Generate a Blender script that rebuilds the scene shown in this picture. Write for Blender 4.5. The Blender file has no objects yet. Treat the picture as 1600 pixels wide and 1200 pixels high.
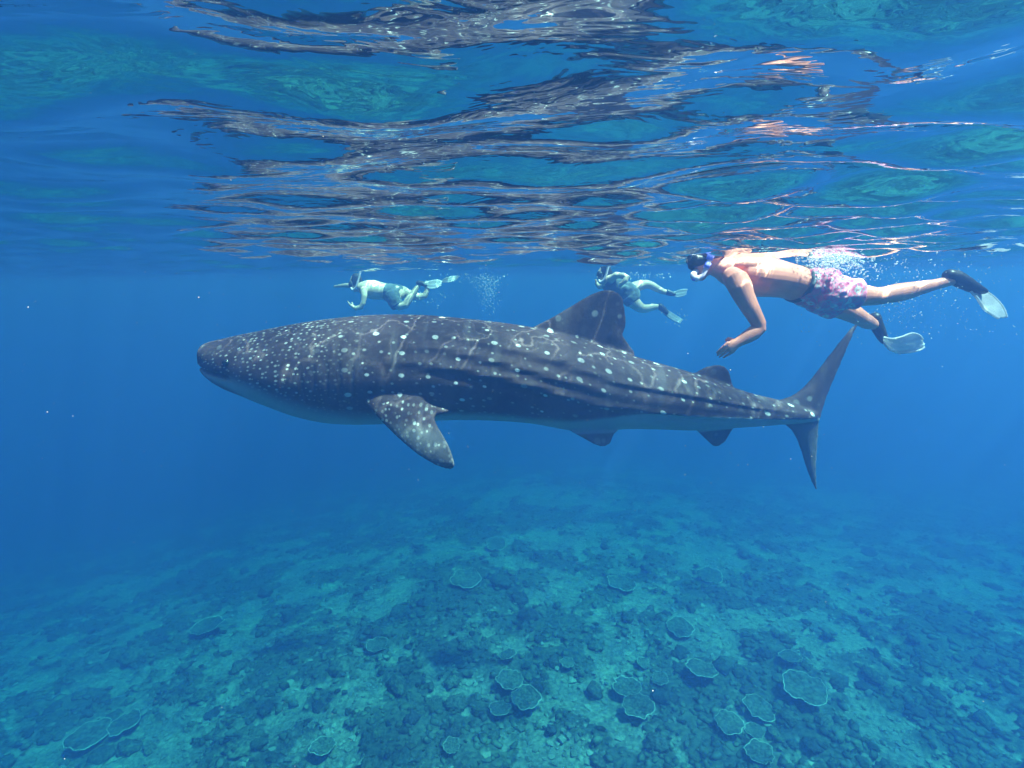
import bpy, math, random
import numpy as np
from mathutils import Vector, Matrix

random.seed(7)
RNG = np.random.default_rng(11)
scene = bpy.context.scene
COL = scene.collection

# ------------------------------------------------------------------ camera
CAM = Vector((0.0, 0.0, -0.17))
F = 800.0                                   # focal length in photo pixels (1600 wide)
PITCH, ROLL = math.radians(11.4), math.radians(-0.8)
CAM_ROT = Matrix.Rotation(math.radians(90) - PITCH, 3, 'X') @ Matrix.Rotation(ROLL, 3, 'Z')
cam_data = bpy.data.cameras.new('camera')
cam = bpy.data.objects.new('camera', cam_data)
COL.objects.link(cam)
cam.location = CAM
cam.rotation_euler = CAM_ROT.to_euler()
cam_data.sensor_width = 36.0
cam_data.lens = 36.0 * F / 1600.0
cam_data.clip_start = 0.01
cam_data.clip_end = 400.0
scene.camera = cam

# ------------------------------------------------------------------ sky, sun, exposure
SUN_EL, SUN_AZ = math.radians(66.0), math.radians(112.0)      # azimuth clockwise from +Y (from north)
sun_dir = Vector((math.cos(SUN_EL) * math.sin(SUN_AZ), math.cos(SUN_EL) * math.cos(SUN_AZ), math.sin(SUN_EL)))
world = bpy.data.worlds.new('World')
scene.world = world
world.use_nodes = True
wn = world.node_tree
bg = wn.nodes['Background']
sky = wn.nodes.new('ShaderNodeTexSky')
sky.sky_type = 'NISHITA'
sky.sun_disc = False
sky.sun_elevation = SUN_EL
sky.sun_rotation = SUN_AZ
wn.links.new(sky.outputs['Color'], bg.inputs['Color'])
bg.inputs['Strength'].default_value = 0.12

sun_data = bpy.data.lights.new('sun', 'SUN')
sun_data.energy = 5.0
sun_data.angle = math.radians(1.5)
sun_data.color = (1.0, 0.93, 0.82)
sun = bpy.data.objects.new('sun', sun_data)
COL.objects.link(sun)
sun.location = (4, -1, 20)
sun.rotation_euler = sun_dir.to_track_quat('Z', 'Y').to_euler()

scene.view_settings.view_transform = 'Standard'
scene.view_settings.look = 'None'
scene.view_settings.exposure = 1.75
scene.view_settings.gamma = 1.0
scene.view_settings.use_curve_mapping = False
scene.render.engine = 'CYCLES'
cy = scene.cycles
cy.max_bounces = 8
cy.diffuse_bounces = 2
cy.glossy_bounces = 4
cy.transmission_bounces = 4
cy.transparent_max_bounces = 12
cy.volume_bounces = 2
cy.caustics_reflective = False
cy.caustics_refractive = False
cy.sample_clamp_indirect = 6.0
cy.use_denoising = True

# ------------------------------------------------------------------ helpers
def tag(o, label=None, cat=None, group=None, kind=None):
    if label: o['label'] = label
    if cat: o['category'] = cat
    if group: o['group'] = group
    if kind: o['kind'] = kind
    return o

def ray(px, py):
    return (CAM_ROT @ Vector((px - 800.0, 600.0 - py, -F))).normalized()

def at(px, py, Y):
    d = ray(px, py)
    return CAM + d * ((Y - CAM.y) / d.y)

def smooth(a, b, x):
    t = np.clip((x - a) / (b - a), 0, 1)
    return t * t * (3 - 2 * t)

def mesh_from(name, verts, faces, shade=True):
    me = bpy.data.meshes.new(name)
    me.from_pydata([tuple(v) for v in verts], [], faces)
    me.update()
    if shade:
        me.polygons.foreach_set('use_smooth', [True] * len(me.polygons))
    return me

def grid_mesh(name, V, nu, nv):
    """V: (nu*nv,3) array laid out row by row."""
    me = bpy.data.meshes.new(name)
    i = np.arange((nu - 1) * (nv - 1))
    r, c = i // (nv - 1), i % (nv - 1)
    a = r * nv + c
    quads = np.stack([a, a + nv, a + nv + 1, a + 1], 1).astype(np.int32)
    me.vertices.add(len(V)); me.vertices.foreach_set('co', V.astype(np.float32).ravel())
    me.loops.add(quads.size); me.loops.foreach_set('vertex_index', quads.ravel())
    me.polygons.add(len(quads)); me.polygons.foreach_set('loop_start', np.arange(0, quads.size, 4, dtype=np.int32))
    me.update(calc_edges=True)
    me.polygons.foreach_set('use_smooth', np.ones(len(quads), dtype=bool))
    return me

def add_obj(name, me, mat=None, parent=None, loc=(0, 0, 0)):
    o = bpy.data.objects.new(name, me)
    COL.objects.link(o)
    if mat is not None:
        me.materials.clear(); me.materials.append(mat)
    o.location = loc
    if parent is not None: o.parent = parent
    return o

def empty(name, loc):
    o = bpy.data.objects.new(name, None)
    COL.objects.link(o)
    o.location = loc
    o.empty_display_size = 0.2
    return o

def get_co(me):
    a = np.empty(len(me.vertices) * 3, dtype=np.float32)
    me.vertices.foreach_get('co', a)
    return a.reshape(-1, 3).astype(np.float64)

def set_attr(me, name, data, typ):
    at_ = me.attributes.new(name, typ, 'POINT')
    if typ == 'FLOAT':
        at_.data.foreach_set('value', np.asarray(data, dtype=np.float32))
    else:
        at_.data.foreach_set('vector', np.asarray(data, dtype=np.float32).ravel())

_perm = RNG.permutation(4096)
_vals = RNG.random(4096)
def _h(ix, iy, iz):
    return _vals[_perm[(_perm[(_perm[ix & 4095] + iy) & 4095] + iz) & 4095]]
def vnoise(x, y, z=0.0):
    x, y, z = np.broadcast_arrays(np.asarray(x, float), np.asarray(y, float), np.asarray(z, float))
    xi, yi, zi = (np.floor(q).astype(int) for q in (x, y, z))
    fx, fy, fz = x - xi, y - yi, z - zi
    fx, fy, fz = (q * q * (3 - 2 * q) for q in (fx, fy, fz))
    def l(a, b, t): return a + (b - a) * t
    c = [[[_h(xi + i, yi + j, zi + k) for k in (0, 1)] for j in (0, 1)] for i in (0, 1)]
    return l(l(l(c[0][0][0], c[1][0][0], fx), l(c[0][1][0], c[1][1][0], fx), fy),
             l(l(c[0][0][1], c[1][0][1], fx), l(c[0][1][1], c[1][1][1], fx), fy), fz)
def fbm(x, y, z=0.0, o=4):
    s, a, t = 0.0, 1.0, 0.0
    for k in range(o):
        s = s + a * vnoise(np.asarray(x) * 2 ** k + 17.3 * k, np.asarray(y) * 2 ** k - 9.1 * k, np.asarray(z) * 2 ** k + 3.7 * k)
        t += a; a *= 0.5
    return s / t

class Shell:
    """collects closed shells, later fused into one continuous skin"""
    def __init__(self): self.v, self.f = [], []
    def loft(self, st, ref=(0, 1, 0), n=20, ends=0.55):
        """st: list of (centre, a, b): a = half size in the plane across ref, b = half size along ref"""
        C = [Vector(s[0]) for s in st]; A = [s[1] for s in st]; B = [s[2] for s in st]
        m = len(C)
        if ends:
            t0 = (C[0] - C[1]).normalized(); t1 = (C[-1] - C[-2]).normalized()
            pre, post = [], []
            for q in (0.95, 0.75, 0.4):
                r = math.sqrt(1 - q * q)
                pre.append((C[0] + t0 * ends * q * min(A[0], B[0]) * 1.3, A[0] * r, B[0] * r))
                post.append((C[-1] + t1 * ends * q * min(A[-1], B[-1]) * 1.3, A[-1] * r, B[-1] * r))
            st2 = pre + list(zip(C, A, B)) + post[::-1]
            C = [s[0] for s in st2]; A = [s[1] for s in st2]; B = [s[2] for s in st2]; m = len(C)
        base = len(self.v)
        for i in range(m):
            T = (C[min(i + 1, m - 1)] - C[max(i - 1, 0)]).normalized()
            R = Vector(ref); R = (R - T * R.dot(T)).normalized()
            N = T.cross(R)
            for k in range(n):
                th = 2 * math.pi * k / n
                self.v.append(C[i] + N * (A[i] * math.cos(th)) + R * (B[i] * math.sin(th)))
        for i in range(m - 1):
            for k in range(n):
                a = base + i * n + k; b = base + i * n + (k + 1) % n
                self.f.append((a, b, b + n, a + n))
        self.f.append(tuple(base + k for k in range(n))[::-1])
        self.f.append(tuple(base + (m - 1) * n + k for k in range(n)))
        return self
    def ball(self, c, rx, ry, rz, n=14):
        c = Vector(c); base = len(self.v)
        for i in range(1, n):
            p = math.pi * i / n
            for k in range(2 * n):
                t = math.pi * k / n
                self.v.append(c + Vector((rx * math.sin(p) * math.cos(t), ry * math.sin(p) * math.sin(t), rz * math.cos(p))))
        for i in range(n - 2):
            for k in range(2 * n):
                a = base + i * 2 * n + k; b = base + i * 2 * n + (k + 1) % (2 * n)
                self.f.append((a, a + 2 * n, b + 2 * n, b))
        self.f.append(tuple(base + k for k in range(2 * n)))
        self.f.append(tuple(base + (n - 2) * 2 * n + k for k in range(2 * n))[::-1])
        return self
    def blade(self, rows, thick, n=8, nrm=(0, 1, 0), mn=0.026):
        """rows: list of (lead point, trail point) from root to tip; thick: list of thicknesses; closed lens sections"""
        base = len(self.v); N0 = Vector(nrm)
        m = len(rows); per = 2 * n
        for (a, b), th in zip(rows, thick):
            a, b = Vector(a), Vector(b)
            d = b - a
            for k in range(per):
                if k < n: u, s = k / (n - 1) * 0.98 + 0.01, 1
                else: u, s = (per - 1 - k) / (n - 1) * 0.98 + 0.01, -1
                prof = 0.32 + 0.68 * math.sin(math.pi * min(1, u ** 0.75))
                self.v.append(a + d * u + N0 * (s * 0.5 * max(mn, th * prof)))
        for i in range(m - 1):
            for k in range(per):
                a = base + i * per + k; b = base + i * per + (k + 1) % per
                self.f.append((a, b, b + per, a + per))
        self.f.append(tuple(base + k for k in range(per))[::-1])
        self.f.append(tuple(base + (m - 1) * per + k for k in range(per)))
        return self
    def mesh(self, name, origin=(0, 0, 0)):
        o = Vector(origin)
        return mesh_from(name, [v - o for v in self.v], self.f)
    def fuse(self, name, voxel, origin=(0, 0, 0), smooth_it=4, fac=0.5):
        me = self.mesh(name + '_raw', origin)
        o = bpy.data.objects.new('fuse', me); COL.objects.link(o)
        r = o.modifiers.new('r', 'REMESH'); r.mode = 'VOXEL'; r.voxel_size = voxel; r.use_smooth_shade = True
        if smooth_it:
            s = o.modifiers.new('s', 'SMOOTH'); s.factor = fac; s.iterations = smooth_it
        dg = bpy.context.evaluated_depsgraph_get()
        out = bpy.data.meshes.new_from_object(o.evaluated_get(dg))
        out.name = name
        bpy.data.objects.remove(o); bpy.data.meshes.remove(me)
        out.polygons.foreach_set('use_smooth', np.ones(len(out.polygons), dtype=bool))
        return out

# ------------------------------------------------------------------ material helpers
class NT:
    def __init__(self, name):
        self.m = bpy.data.materials.new(name); self.m.use_nodes = True
        self.t = self.m.node_tree; self.t.nodes.clear()
        self.out = self.t.nodes.new('ShaderNodeOutputMaterial')
    def n(self, typ, **kw):
        nd = self.t.nodes.new('ShaderNode' + typ)
        for k, v in kw.items(): setattr(nd, k, v)
        return nd
    def l(self, a, b):
        self.t.links.new(a, b)
    def set(self, sock, v):
        if hasattr(v, 'is_output') : self.l(v, sock)
        else: sock.default_value = v
    def math(self, op, a, b=0.0, c=None, clamp=False):
        nd = self.n('Math', operation=op, use_clamp=clamp)
        self.set(nd.inputs[0], a); self.set(nd.inputs[1], b)
        if c is not None: self.set(nd.inputs[2], c)
        return nd.outputs[0]
    def mapr(self, v, a, b, lo=0.0, hi=1.0):
        nd = self.n('MapRange', interpolation_type='SMOOTHSTEP')
        self.set(nd.inputs['Value'], v)
        nd.inputs['From Min'].default_value = a; nd.inputs['From Max'].default_value = b
        nd.inputs['To Min'].default_value = lo; nd.inputs['To Max'].default_value = hi
        return nd.outputs[0]
    def mix(self, f, a, b):
        nd = self.n('Mix', data_type='RGBA')
        self.set(nd.inputs[0], f)
        for s, v in ((nd.inputs[6], a), (nd.inputs[7], b)):
            if hasattr(v, 'is_output'): self.l(v, s)
            else: s.default_value = (*v, 1.0)
        return nd.outputs[2]
    def noise(self, vec, scale, detail=4.0, rough=0.55, dist=0.0):
        nd = self.n('TexNoise')
        if vec is not None: self.l(vec, nd.inputs['Vector'])
        nd.inputs['Scale'].default_value = scale; nd.inputs['Detail'].default_value = detail
        nd.inputs['Roughness'].default_value = rough; nd.inputs['Distortion'].default_value = dist
        return nd
    def voro(self, vec, scale, feature='F1', dims='3D', rnd=1.0):
        nd = self.n('TexVoronoi', feature=feature, voronoi_dimensions=dims)
        if vec is not None: self.l(vec, nd.inputs['Vector'])
        nd.inputs['Scale'].default_value = scale; nd.inputs['Randomness'].default_value = rnd
        return nd
    def mapping(self, vec, scale=(1, 1, 1), rot=(0, 0, 0), loc=(0, 0, 0)):
        nd = self.n('Mapping'); self.l(vec, nd.inputs['Vector'])
        nd.inputs['Scale'].default_value = scale; nd.inputs['Rotation'].default_value = rot; nd.inputs['Location'].default_value = loc
        return nd.outputs[0]
    def bump(self, h, strength=0.3, dist=0.02):
        nd = self.n('Bump'); self.l(h, nd.inputs['Height'])
        nd.inputs['Strength'].default_value = strength; nd.inputs['Distance'].default_value = dist
        return nd.outputs[0]
    def principled(self, color, rough=0.5, spec=0.5, normal=None, **kw):
        p = self.n('BsdfPrincipled')
        if hasattr(color, 'is_output'): self.l(color, p.inputs['Base Color'])
        else: p.inputs['Base Color'].default_value = (*color, 1)
        self.set(p.inputs['Roughness'], rough)
        p.inputs['Specular IOR Level'].default_value = spec
        if normal is not None: self.l(normal, p.inputs['Normal'])
        for k, v in kw.items(): p.inputs[k.replace('_', ' ')].default_value = v
        self.l(p.outputs[0], self.out.inputs['Surface'])
        return p
    def obj(self): return self.n('TexCoord').outputs['Object']
    def geo(self): return self.n('NewGeometry').outputs['Position']
    def attr(self, name, o='Vector'):
        nd = self.n('Attribute', attribute_name=name); return nd.outputs[o]

def simple(name, col, rough=0.5, spec=0.4, var=0.25, scale=20.0, bump=0.0, **kw):
    t = NT(name); v = t.obj()
    ns = t.noise(v, scale, 5.0)
    c = t.mix(t.mapr(ns.outputs['Fac'], 0.3, 0.7), tuple(x * (1 - var) for x in col), tuple(min(1, x * (1 + var)) for x in col))
    nr = t.bump(ns.outputs['Fac'], bump, 0.01) if bump else None
    t.principled(c, rough, spec, nr, **kw)
    return t.m

# ------------------------------------------------------------------ body of water (the haze the camera looks through)
SIG_S = np.array([0.0115, 0.0270, 0.0755])
SIG_T = np.array([0.20, 0.082, 0.105])
def build_haze():
    d = 0.24
    c = SIG_S / d
    a = (1 - (SIG_T - SIG_S) / d / (1 - c)) ** 2
    t = NT('haze_water'); v = t.n('VolumePrincipled')
    v.inputs['Color'].default_value = (*c, 1); v.inputs['Absorption Color'].default_value = (*a, 1)
    v.inputs['Density'].default_value = d; v.inputs['Anisotropy'].default_value = 0.6
    t.l(v.outputs[0], t.out.inputs['Volume'])
    x, z0, z1 = 60.0, -32.0, 0.7
    vs = [(sx * x, sy * x, z) for z in (z0, z1) for sx, sy in ((-1, -1), (1, -1), (1, 1), (-1, 1))]
    fs = [(3, 2, 1, 0), (4, 5, 6, 7), (0, 1, 5, 4), (1, 2, 6, 5), (2, 3, 7, 6), (3, 0, 4, 7)]
    tag(add_obj('haze', mesh_from('haze', vs, fs, False), t.m), kind='stuff')
build_haze()

# ------------------------------------------------------------------ water surface seen from below
SLOPE_RMS, WAVE_L = 0.18, 0.26
def wave_set(n=90):
    g = np.random.default_rng(80)
    L = np.exp(g.uniform(math.log(0.10), math.log(3.8), n))
    w = np.exp(-(np.log(L / WAVE_L) / 0.7) ** 2)
    a = math.radians(82) + g.normal(0, 0.36, n)
    s = w * g.uniform(0.6, 1.3, n)
    s *= SLOPE_RMS / math.sqrt((s ** 2).sum() / 2)
    k = 2 * math.pi / L
    return k * np.cos(a), k * np.sin(a), s / k, g.uniform(0, 6.283, n)
WAVES = wave_set()
def build_water():
    n = 700
    A, B = 0.62, 5.2
    t = np.linspace(-1, 1, n)
    xs = A * np.sinh(B * t) * 58 / (A * math.sinh(B))
    By, qc = 6.0, 0.33; k0y = 56.7 / math.sinh(By * (1 - qc))
    ys = np.concatenate([-np.linspace(58, 1.2, 40), -1.1 + 59.1 * np.linspace(0, 1, n - 40) ** 1.0])
    q = np.linspace(0, 1, n - 40); ys[40:] = 1.3 + k0y * np.sinh(By * (q - qc))
    k0 = 58 / math.sinh(B)
    dx = k0 * B * np.cosh(B * t) * (2 / (n - 1))
    dy = np.gradient(ys)
    X, Y = np.meshgrid(xs, ys, indexing='ij')
    DX, DY = np.meshgrid(dx, dy, indexing='ij')
    Z = np.zeros_like(X)
    for kx, ky, a, p in zip(*WAVES):
        adv = np.maximum(abs(kx) * DX, abs(ky) * DY)
        Z += a * (1 - smooth(1.1, 2.1, adv)) * np.sin(kx * X + ky * Y + p)
    Z *= 1 + 0.72 * smooth(0.1, 0.9, X / (0.4 + 0.25 * np.abs(Y)))          # steepened on the swimmer's side, shaped to let sky glints through
    # long swell
    Z += 0.03 * np.sin(0.9 * Y + 0.35 * X + 0.6) * np.clip((np.hypot(X, Y) - 1) / 3, 0, 1)
    V = np.stack([X.ravel(), Y.ravel(), Z.ravel()], 1)
    me = grid_mesh('water', V, n, n)
    m = NT('water_surface'); pos = m.geo()
    # fine ripples
    r1 = m.noise(m.mapping(pos, (1, 1.6, 1), (0, 0, 0.3)), 9.0, 3.0, 0.5, 0.6)
    r2 = m.noise(m.mapping(pos, (1, 1.4, 1), (0, 0, -0.5)), 30.0, 2.0, 0.5, 0.3)
    h = m.math('ADD', m.math('MULTIPLY', r1.outputs['Fac'], 1.0), m.math('MULTIPLY', r2.outputs['Fac'], 0.06))
    nrm = m.bump(h, 0.11, 0.03)
    fr = m.n('Fresnel'); fr.inputs['IOR'].default_value = 1.333; m.l(nrm, fr.inputs['Normal'])
    gl = m.n('BsdfGlossy'); gl.inputs['Roughness'].default_value = 0.0; gl.inputs['Color'].default_value = (0.97, 0.97, 0.97, 1); m.l(nrm, gl.inputs['Normal'])
    # caustic filaments painted into the transmission colour; wave curvature plays no part
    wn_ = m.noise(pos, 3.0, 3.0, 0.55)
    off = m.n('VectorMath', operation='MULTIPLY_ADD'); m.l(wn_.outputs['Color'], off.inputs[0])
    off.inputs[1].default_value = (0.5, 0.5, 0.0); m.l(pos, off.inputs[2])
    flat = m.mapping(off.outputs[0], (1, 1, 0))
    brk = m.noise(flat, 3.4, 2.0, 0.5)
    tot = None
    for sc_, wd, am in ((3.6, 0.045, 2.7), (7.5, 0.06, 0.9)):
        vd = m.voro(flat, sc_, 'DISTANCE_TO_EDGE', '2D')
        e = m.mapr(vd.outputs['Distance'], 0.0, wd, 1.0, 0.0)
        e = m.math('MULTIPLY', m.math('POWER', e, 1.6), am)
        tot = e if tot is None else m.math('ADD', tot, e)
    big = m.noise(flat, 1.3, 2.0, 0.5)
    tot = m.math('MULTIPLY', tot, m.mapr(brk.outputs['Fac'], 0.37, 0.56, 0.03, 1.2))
    tot = m.math('ADD', tot, m.mapr(big.outputs['Fac'], 0.34, 0.66, 0.5, 1.12))  # broad bright and dim patches painted into the transmission to give light shafts
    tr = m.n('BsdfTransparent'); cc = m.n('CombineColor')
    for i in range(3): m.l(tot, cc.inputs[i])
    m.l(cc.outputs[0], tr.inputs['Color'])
    mx = m.n('MixShader'); m.l(fr.outputs[0], mx.inputs[0]); m.l(tr.outputs[0], mx.inputs[1]); m.l(gl.outputs[0], mx.inputs[2])
    m.l(mx.outputs[0], m.out.inputs['Surface'])
    tag(add_obj('water', me, m.m), kind='structure')
build_water()

# ------------------------------------------------------------------ sea floor
def floor_base(x, y):
    q = np.maximum(0, y - 8.5)
    z = -7.4 - 0.16 * np.maximum(0, -x - 1.0) - 0.06 * np.maximum(0, x - 5) - 0.23 * (np.sqrt(q * q + 9.0) - 3.0)
    return np.maximum(z, -29.0)
def cover(x, y):
    """1 = dark coral, 0 = pale rubble"""
    c = 0.62 * fbm(x * 1.0 + 3, y * 1.0, 0.3, 3) + 0.38 * fbm(x * 3.6, y * 3.6, 7.7, 3)
    return smooth(0.445, 0.545, c)
def floor_z(x, y):
    x = np.asarray(x, float); y = np.asarray(y, float)
    return floor_base(x, y) + 0.55 * (fbm(x * 0.25, y * 0.25, 2.2, 2) - 0.5) + 0.20 * (fbm(x * 0.9, y * 0.9, 5.1, 3) - 0.5) \
        + cover(x, y) * (0.05 + 0.22 * (fbm(x * 2.6, y * 2.6, 8.8, 3) - 0.3)) + 0.05 * (fbm(x * 6, y * 6, 1.1, 2) - 0.5)
def hit_floor(px, py):
    d = ray(px, py); t = 4.0
    for _ in range(60):
        p = CAM + d * t
        gap = p.z - float(floor_z(p.x, p.y))
        if gap < 0.002: break
        t += max(0.004, gap * 0.7)
    return CAM + d * t
def build_floor():
    n = 520
    t = np.linspace(-1, 1, n)
    B = 2.6
    xs = 59 * np.sinh(B * t) / math.sinh(B)
    u = np.linspace(0, 1, n)
    ys = np.concatenate([np.linspace(-59, 2.0, 40), 2.0 + (57.0) * (np.sinh(2.3 * u[1:]) / math.sinh(2.3))])
    X, Y = np.meshgrid(xs, ys, indexing='ij')
    Z = floor_z(X, Y)
    me = grid_mesh('sea_floor', np.stack([X.ravel(), Y.ravel(), Z.ravel()], 1), len(xs), len(ys))
    set_attr(me, 'cover', cover(X, Y).ravel(), 'FLOAT')
    m = NT('reef_floor'); p = m.geo()
    fine = m.noise(p, 5.0, 6.0, 0.62)
    fine2 = m.noise(p, 14.0, 5.0, 0.6)
    cv = m.math('ADD', m.attr('cover', 'Fac'), m.math('MULTIPLY', m.math('SUBTRACT', fine.outputs['Fac'], 0.5), 2.6))
    cv = m.mapr(cv, 0.2, 0.8)
    sand = m.mix(m.mapr(fine2.outputs['Fac'], 0.35, 0.65), (0.10, 0.11, 0.09), (0.25, 0.26, 0.215))
    dark = m.mix(m.mapr(fine2.outputs['Fac'], 0.35, 0.65), (0.035, 0.045, 0.04), (0.11, 0.125, 0.10))
    b = m.bump(m.math('ADD', fine.outputs['Fac'], m.math('MULTIPLY', fine2.outputs['Fac'], 0.4)), 0.7, 0.06)
    m.principled(m.mix(cv, sand, dark), 0.9, 0.1, b)
    tag(add_obj('sea_floor', me, m.m), kind='structure')
build_floor()

# ------------------------------------------------------------------ corals
def ico(sub=2):
    import bmesh
    bm = bmesh.new(); bmesh.ops.create_icosphere(bm, subdivisions=sub, radius=1.0)
    v = np.array([q.co[:] for q in bm.verts]); f = [tuple(q.index for q in p.verts) for p in bm.faces]
    bm.free(); return v, f
M_CORAL = []
for i, c in enumerate([(0.05, 0.065, 0.06), (0.075, 0.085, 0.07), (0.045, 0.05, 0.055), (0.10, 0.11, 0.085)]):
    M_CORAL.append(simple('coral_%s' % 'abcd'[i], c, 0.85, 0.1, 0.8, 5.0, 0.8))
M_PLATE = simple('table_coral', (0.07, 0.088, 0.075), 0.85, 0.1, 0.75, 5.0, 1.0)
M_RIM = simple('table_coral_rim', (0.58, 0.62, 0.55), 0.8, 0.1, 0.2, 14.0)

def coral_head_mesh(seed, sub=3):
    v, f = ico(sub)
    n = fbm(v[:, 0] * 1.6 + seed * 5, v[:, 1] * 1.6, v[:, 2] * 1.6, 2)
    k = fbm(v[:, 0] * 5 + seed * 3, v[:, 1] * 5, v[:, 2] * 5, 2)
    q = fbm(v[:, 0] * 9 + seed * 2, v[:, 1] * 9, v[:, 2] * 9, 1)
    r = 0.45 + 0.85 * n + 0.7 * (k - 0.5) + 0.35 * (q - 0.5)
    v = v * r[:, None]
    v[:, 2] = np.where(v[:, 2] > 0, v[:, 2] * 0.62, v[:, 2] * 0.4)
    return v, f

HEADS = []
for s in range(7):
    v, f = coral_head_mesh(s)
    me = mesh_from('coral_head', v, f); me.materials.append(M_CORAL[s % 4]); HEADS.append(me)

def table_meshes(seed):
    r = np.random.default_rng(100 + seed)
    nt, nr = 72, 9
    th = np.arange(nt) * 2 * math.pi / nt
    out = 1 + sum(r.normal(0, 0.085 / k ** 0.75) * np.cos(k * th + r.uniform(0, 6.28)) for k in range(1, 14))
    V, Fs = [], []
    def hz(q, t): return 0.10 * q ** 1.5 + 0.022 * math.sin(9 * t + seed) * q + 0.02 * math.sin(31 * t + 4 * q) * q + 0.035 * math.sin(q * 17 + 2 * math.sin(3 * t + seed)) * q
    for side in (1, -1):
        V.append((0, 0, 0.0 if side > 0 else -0.10)); c = len(V) - 1
        b = len(V)
        for i in range(1, nr + 1):
            q = i / nr
            for k in range(nt):
                z = hz(q, th[k]) - (0.0 if side > 0 else 0.10 * (1 - q) + 0.035)
                V.append((q * out[k] * math.cos(th[k]), q * out[k] * math.sin(th[k]), z))
        for k in range(nt):
            k2 = (k + 1) % nt
            tri = (c, b + k, b + k2); Fs.append(tri if side > 0 else tri[::-1])
            for i in range(nr - 1):
                qd = (b + i * nt + k, b + (i + 1) * nt + k, b + (i + 1) * nt + k2, b + i * nt + k2)
                Fs.append(qd if side > 0 else qd[::-1])
        if side > 0: top = b + (nr - 1) * nt
        else: bot = b + (nr - 1) * nt
    for k in range(nt):
        k2 = (k + 1) % nt
        Fs.append((top + k, bot + k, bot + k2, top + k2))
    # stalk
    sb = len(V); ns = 12
    for z, rad in ((-0.05, 0.34), (-0.35, 0.2), (-0.75, 0.3)):
        for k in range(ns):
            a = 2 * math.pi * k / ns
            V.append((rad * math.cos(a), rad * math.sin(a), z))
    for i in range(2):
        for k in range(ns):
            Fs.append((sb + i * ns + k, sb + (i + 1) * ns + k, sb + (i + 1) * ns + (k + 1) % ns, sb + i * ns + (k + 1) % ns))
    plate = mesh_from('plate', V, Fs); plate.materials.append(M_PLATE)
    RV, RF = [], []
    nc = 6
    for k in range(nt):
        rr = 0.022 * (0.35 + 0.9 * (0.5 + 0.5 * math.sin(th[k] * 1 + seed * 2.1)) * (0.75 + 0.25 * math.sin(th[k] * 7 + seed)))
        for j in range(nc):
            a = 2 * math.pi * j / nc
            q = out[k] + rr * math.cos(a)
            RV.append((q * math.cos(th[k]), q * math.sin(th[k]), hz(1, th[k]) + 0.006 + rr * math.sin(a)))
    for k in range(nt):
        for j in range(nc):
            k2, j2 = (k + 1) % nt, (j + 1) % nc
            RF.append((k * nc + j, k2 * nc + j, k2 * nc + j2, k * nc + j2))
    rim = mesh_from('rim', RV, RF); rim.materials.append(M_RIM)
    return plate, rim
TABLES = [table_meshes(s) for s in range(6)]

TAB_GROUP = 'table corals on the reef'
TAB_LIST = [
 (1096, 1059, 23, 'pale rimmed round table coral with the brightest rim, below and left of the tail'),
 (822, 1104, 23, 'bright rimmed table coral low in the middle of the reef, beside pale rubble'),
 (798, 1073, 20, 'dim table coral just above and left of the bright rimmed middle one'),
 (781, 1118, 16, 'partly covered table coral left of the bright rimmed middle one'),
 (980, 1085, 22, 'table coral with a notched rim, upper one of two overlapping plates right of centre'),
 (997, 1115, 22, 'table coral under the notched one, lower of two overlapping plates right of centre'),
 (1032, 1068, 12, 'small table coral between the notched plate and the brightest rimmed plate'),
 (1062, 992, 20, 'dark table coral standing behind a band of pale rubble right of centre'),
 (972, 922, 21, 'faint table coral far up the reef below the anal fin'),
 (1110, 908, 18, 'faint hazy table coral far up the reef below the lower tail lobe'),
 (1254, 1090, 31, 'largest dark oval table coral on the right slope of the reef'),
 (1185, 1118, 22, 'dark table coral left of and below the largest oval one'),
 (1140, 1140, 21, 'table coral with a pale left edge beside a blue hole, low right of centre'),
 (1178, 1150, 14, 'small table coral tucked right of the one with a pale left edge'),
 (1186, 1188, 21, 'greenish table coral at the bottom edge, right of the blue hole'),
 (730, 917, 23, 'wide thin rimmed table coral in the hazy middle distance under the belly'),
 (775, 858, 15, 'small far table coral beside a pale sand patch under the shark'),
 (655, 853, 11, 'tiny far table coral rim left of a pale sand patch under the pectoral fin'),
 (588, 1017, 16, 'table coral beside pale rubble left of the middle of the reef'),
 (505, 1176, 19, 'table coral low left of the middle near the bottom edge'),
 (706, 1174, 13, 'small table coral near the bottom edge left of the middle'),
 (142, 1164, 28, 'large tilted table coral in the lower left corner of the reef'),
 (196, 1142, 22, 'tilted table coral right behind the large one in the lower left corner'),
 (325, 990, 24, 'broad shadowy table coral in the blue haze left of the middle'),
 (795, 1030, 13, 'small round table coral between dark heads above the dim middle plate'),
 (1235, 1035, 15, 'hazy table coral behind the largest dark oval one'),
 (887, 1043, 11, 'small ring shaped table coral in pale rubble near the middle'),
 (1004, 1042, 10, 'smallest bright ringed table coral in rubble right of the middle'),
]
def place_table(i, loc, R, label, first, rz):
    plate, rim = TABLES[i % 6]
    root = empty('table_coral', loc)
    root.rotation_euler = (random.gauss(0, 0.09) + 0.06, random.gauss(0, 0.09), rz)
    root.scale = (R, R, R * 0.8)
    add_obj('plate', plate, None, root); add_obj('rim', rim, None, root)
    tag(root, label, 'coral', TAB_GROUP)
taken = []
for i, (px, py, rp, lab) in enumerate(TAB_LIST):
    p = hit_floor(px, py)
    R = rp * (p - CAM).dot(ray(800, 600)) / F
    place_table(i, (p.x, p.y, float(floor_z(p.x, p.y)) + 0.42 * R + 0.05), R, lab, i == 0, random.uniform(0, 6.28))
    taken.append((p.x, p.y, R))

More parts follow.
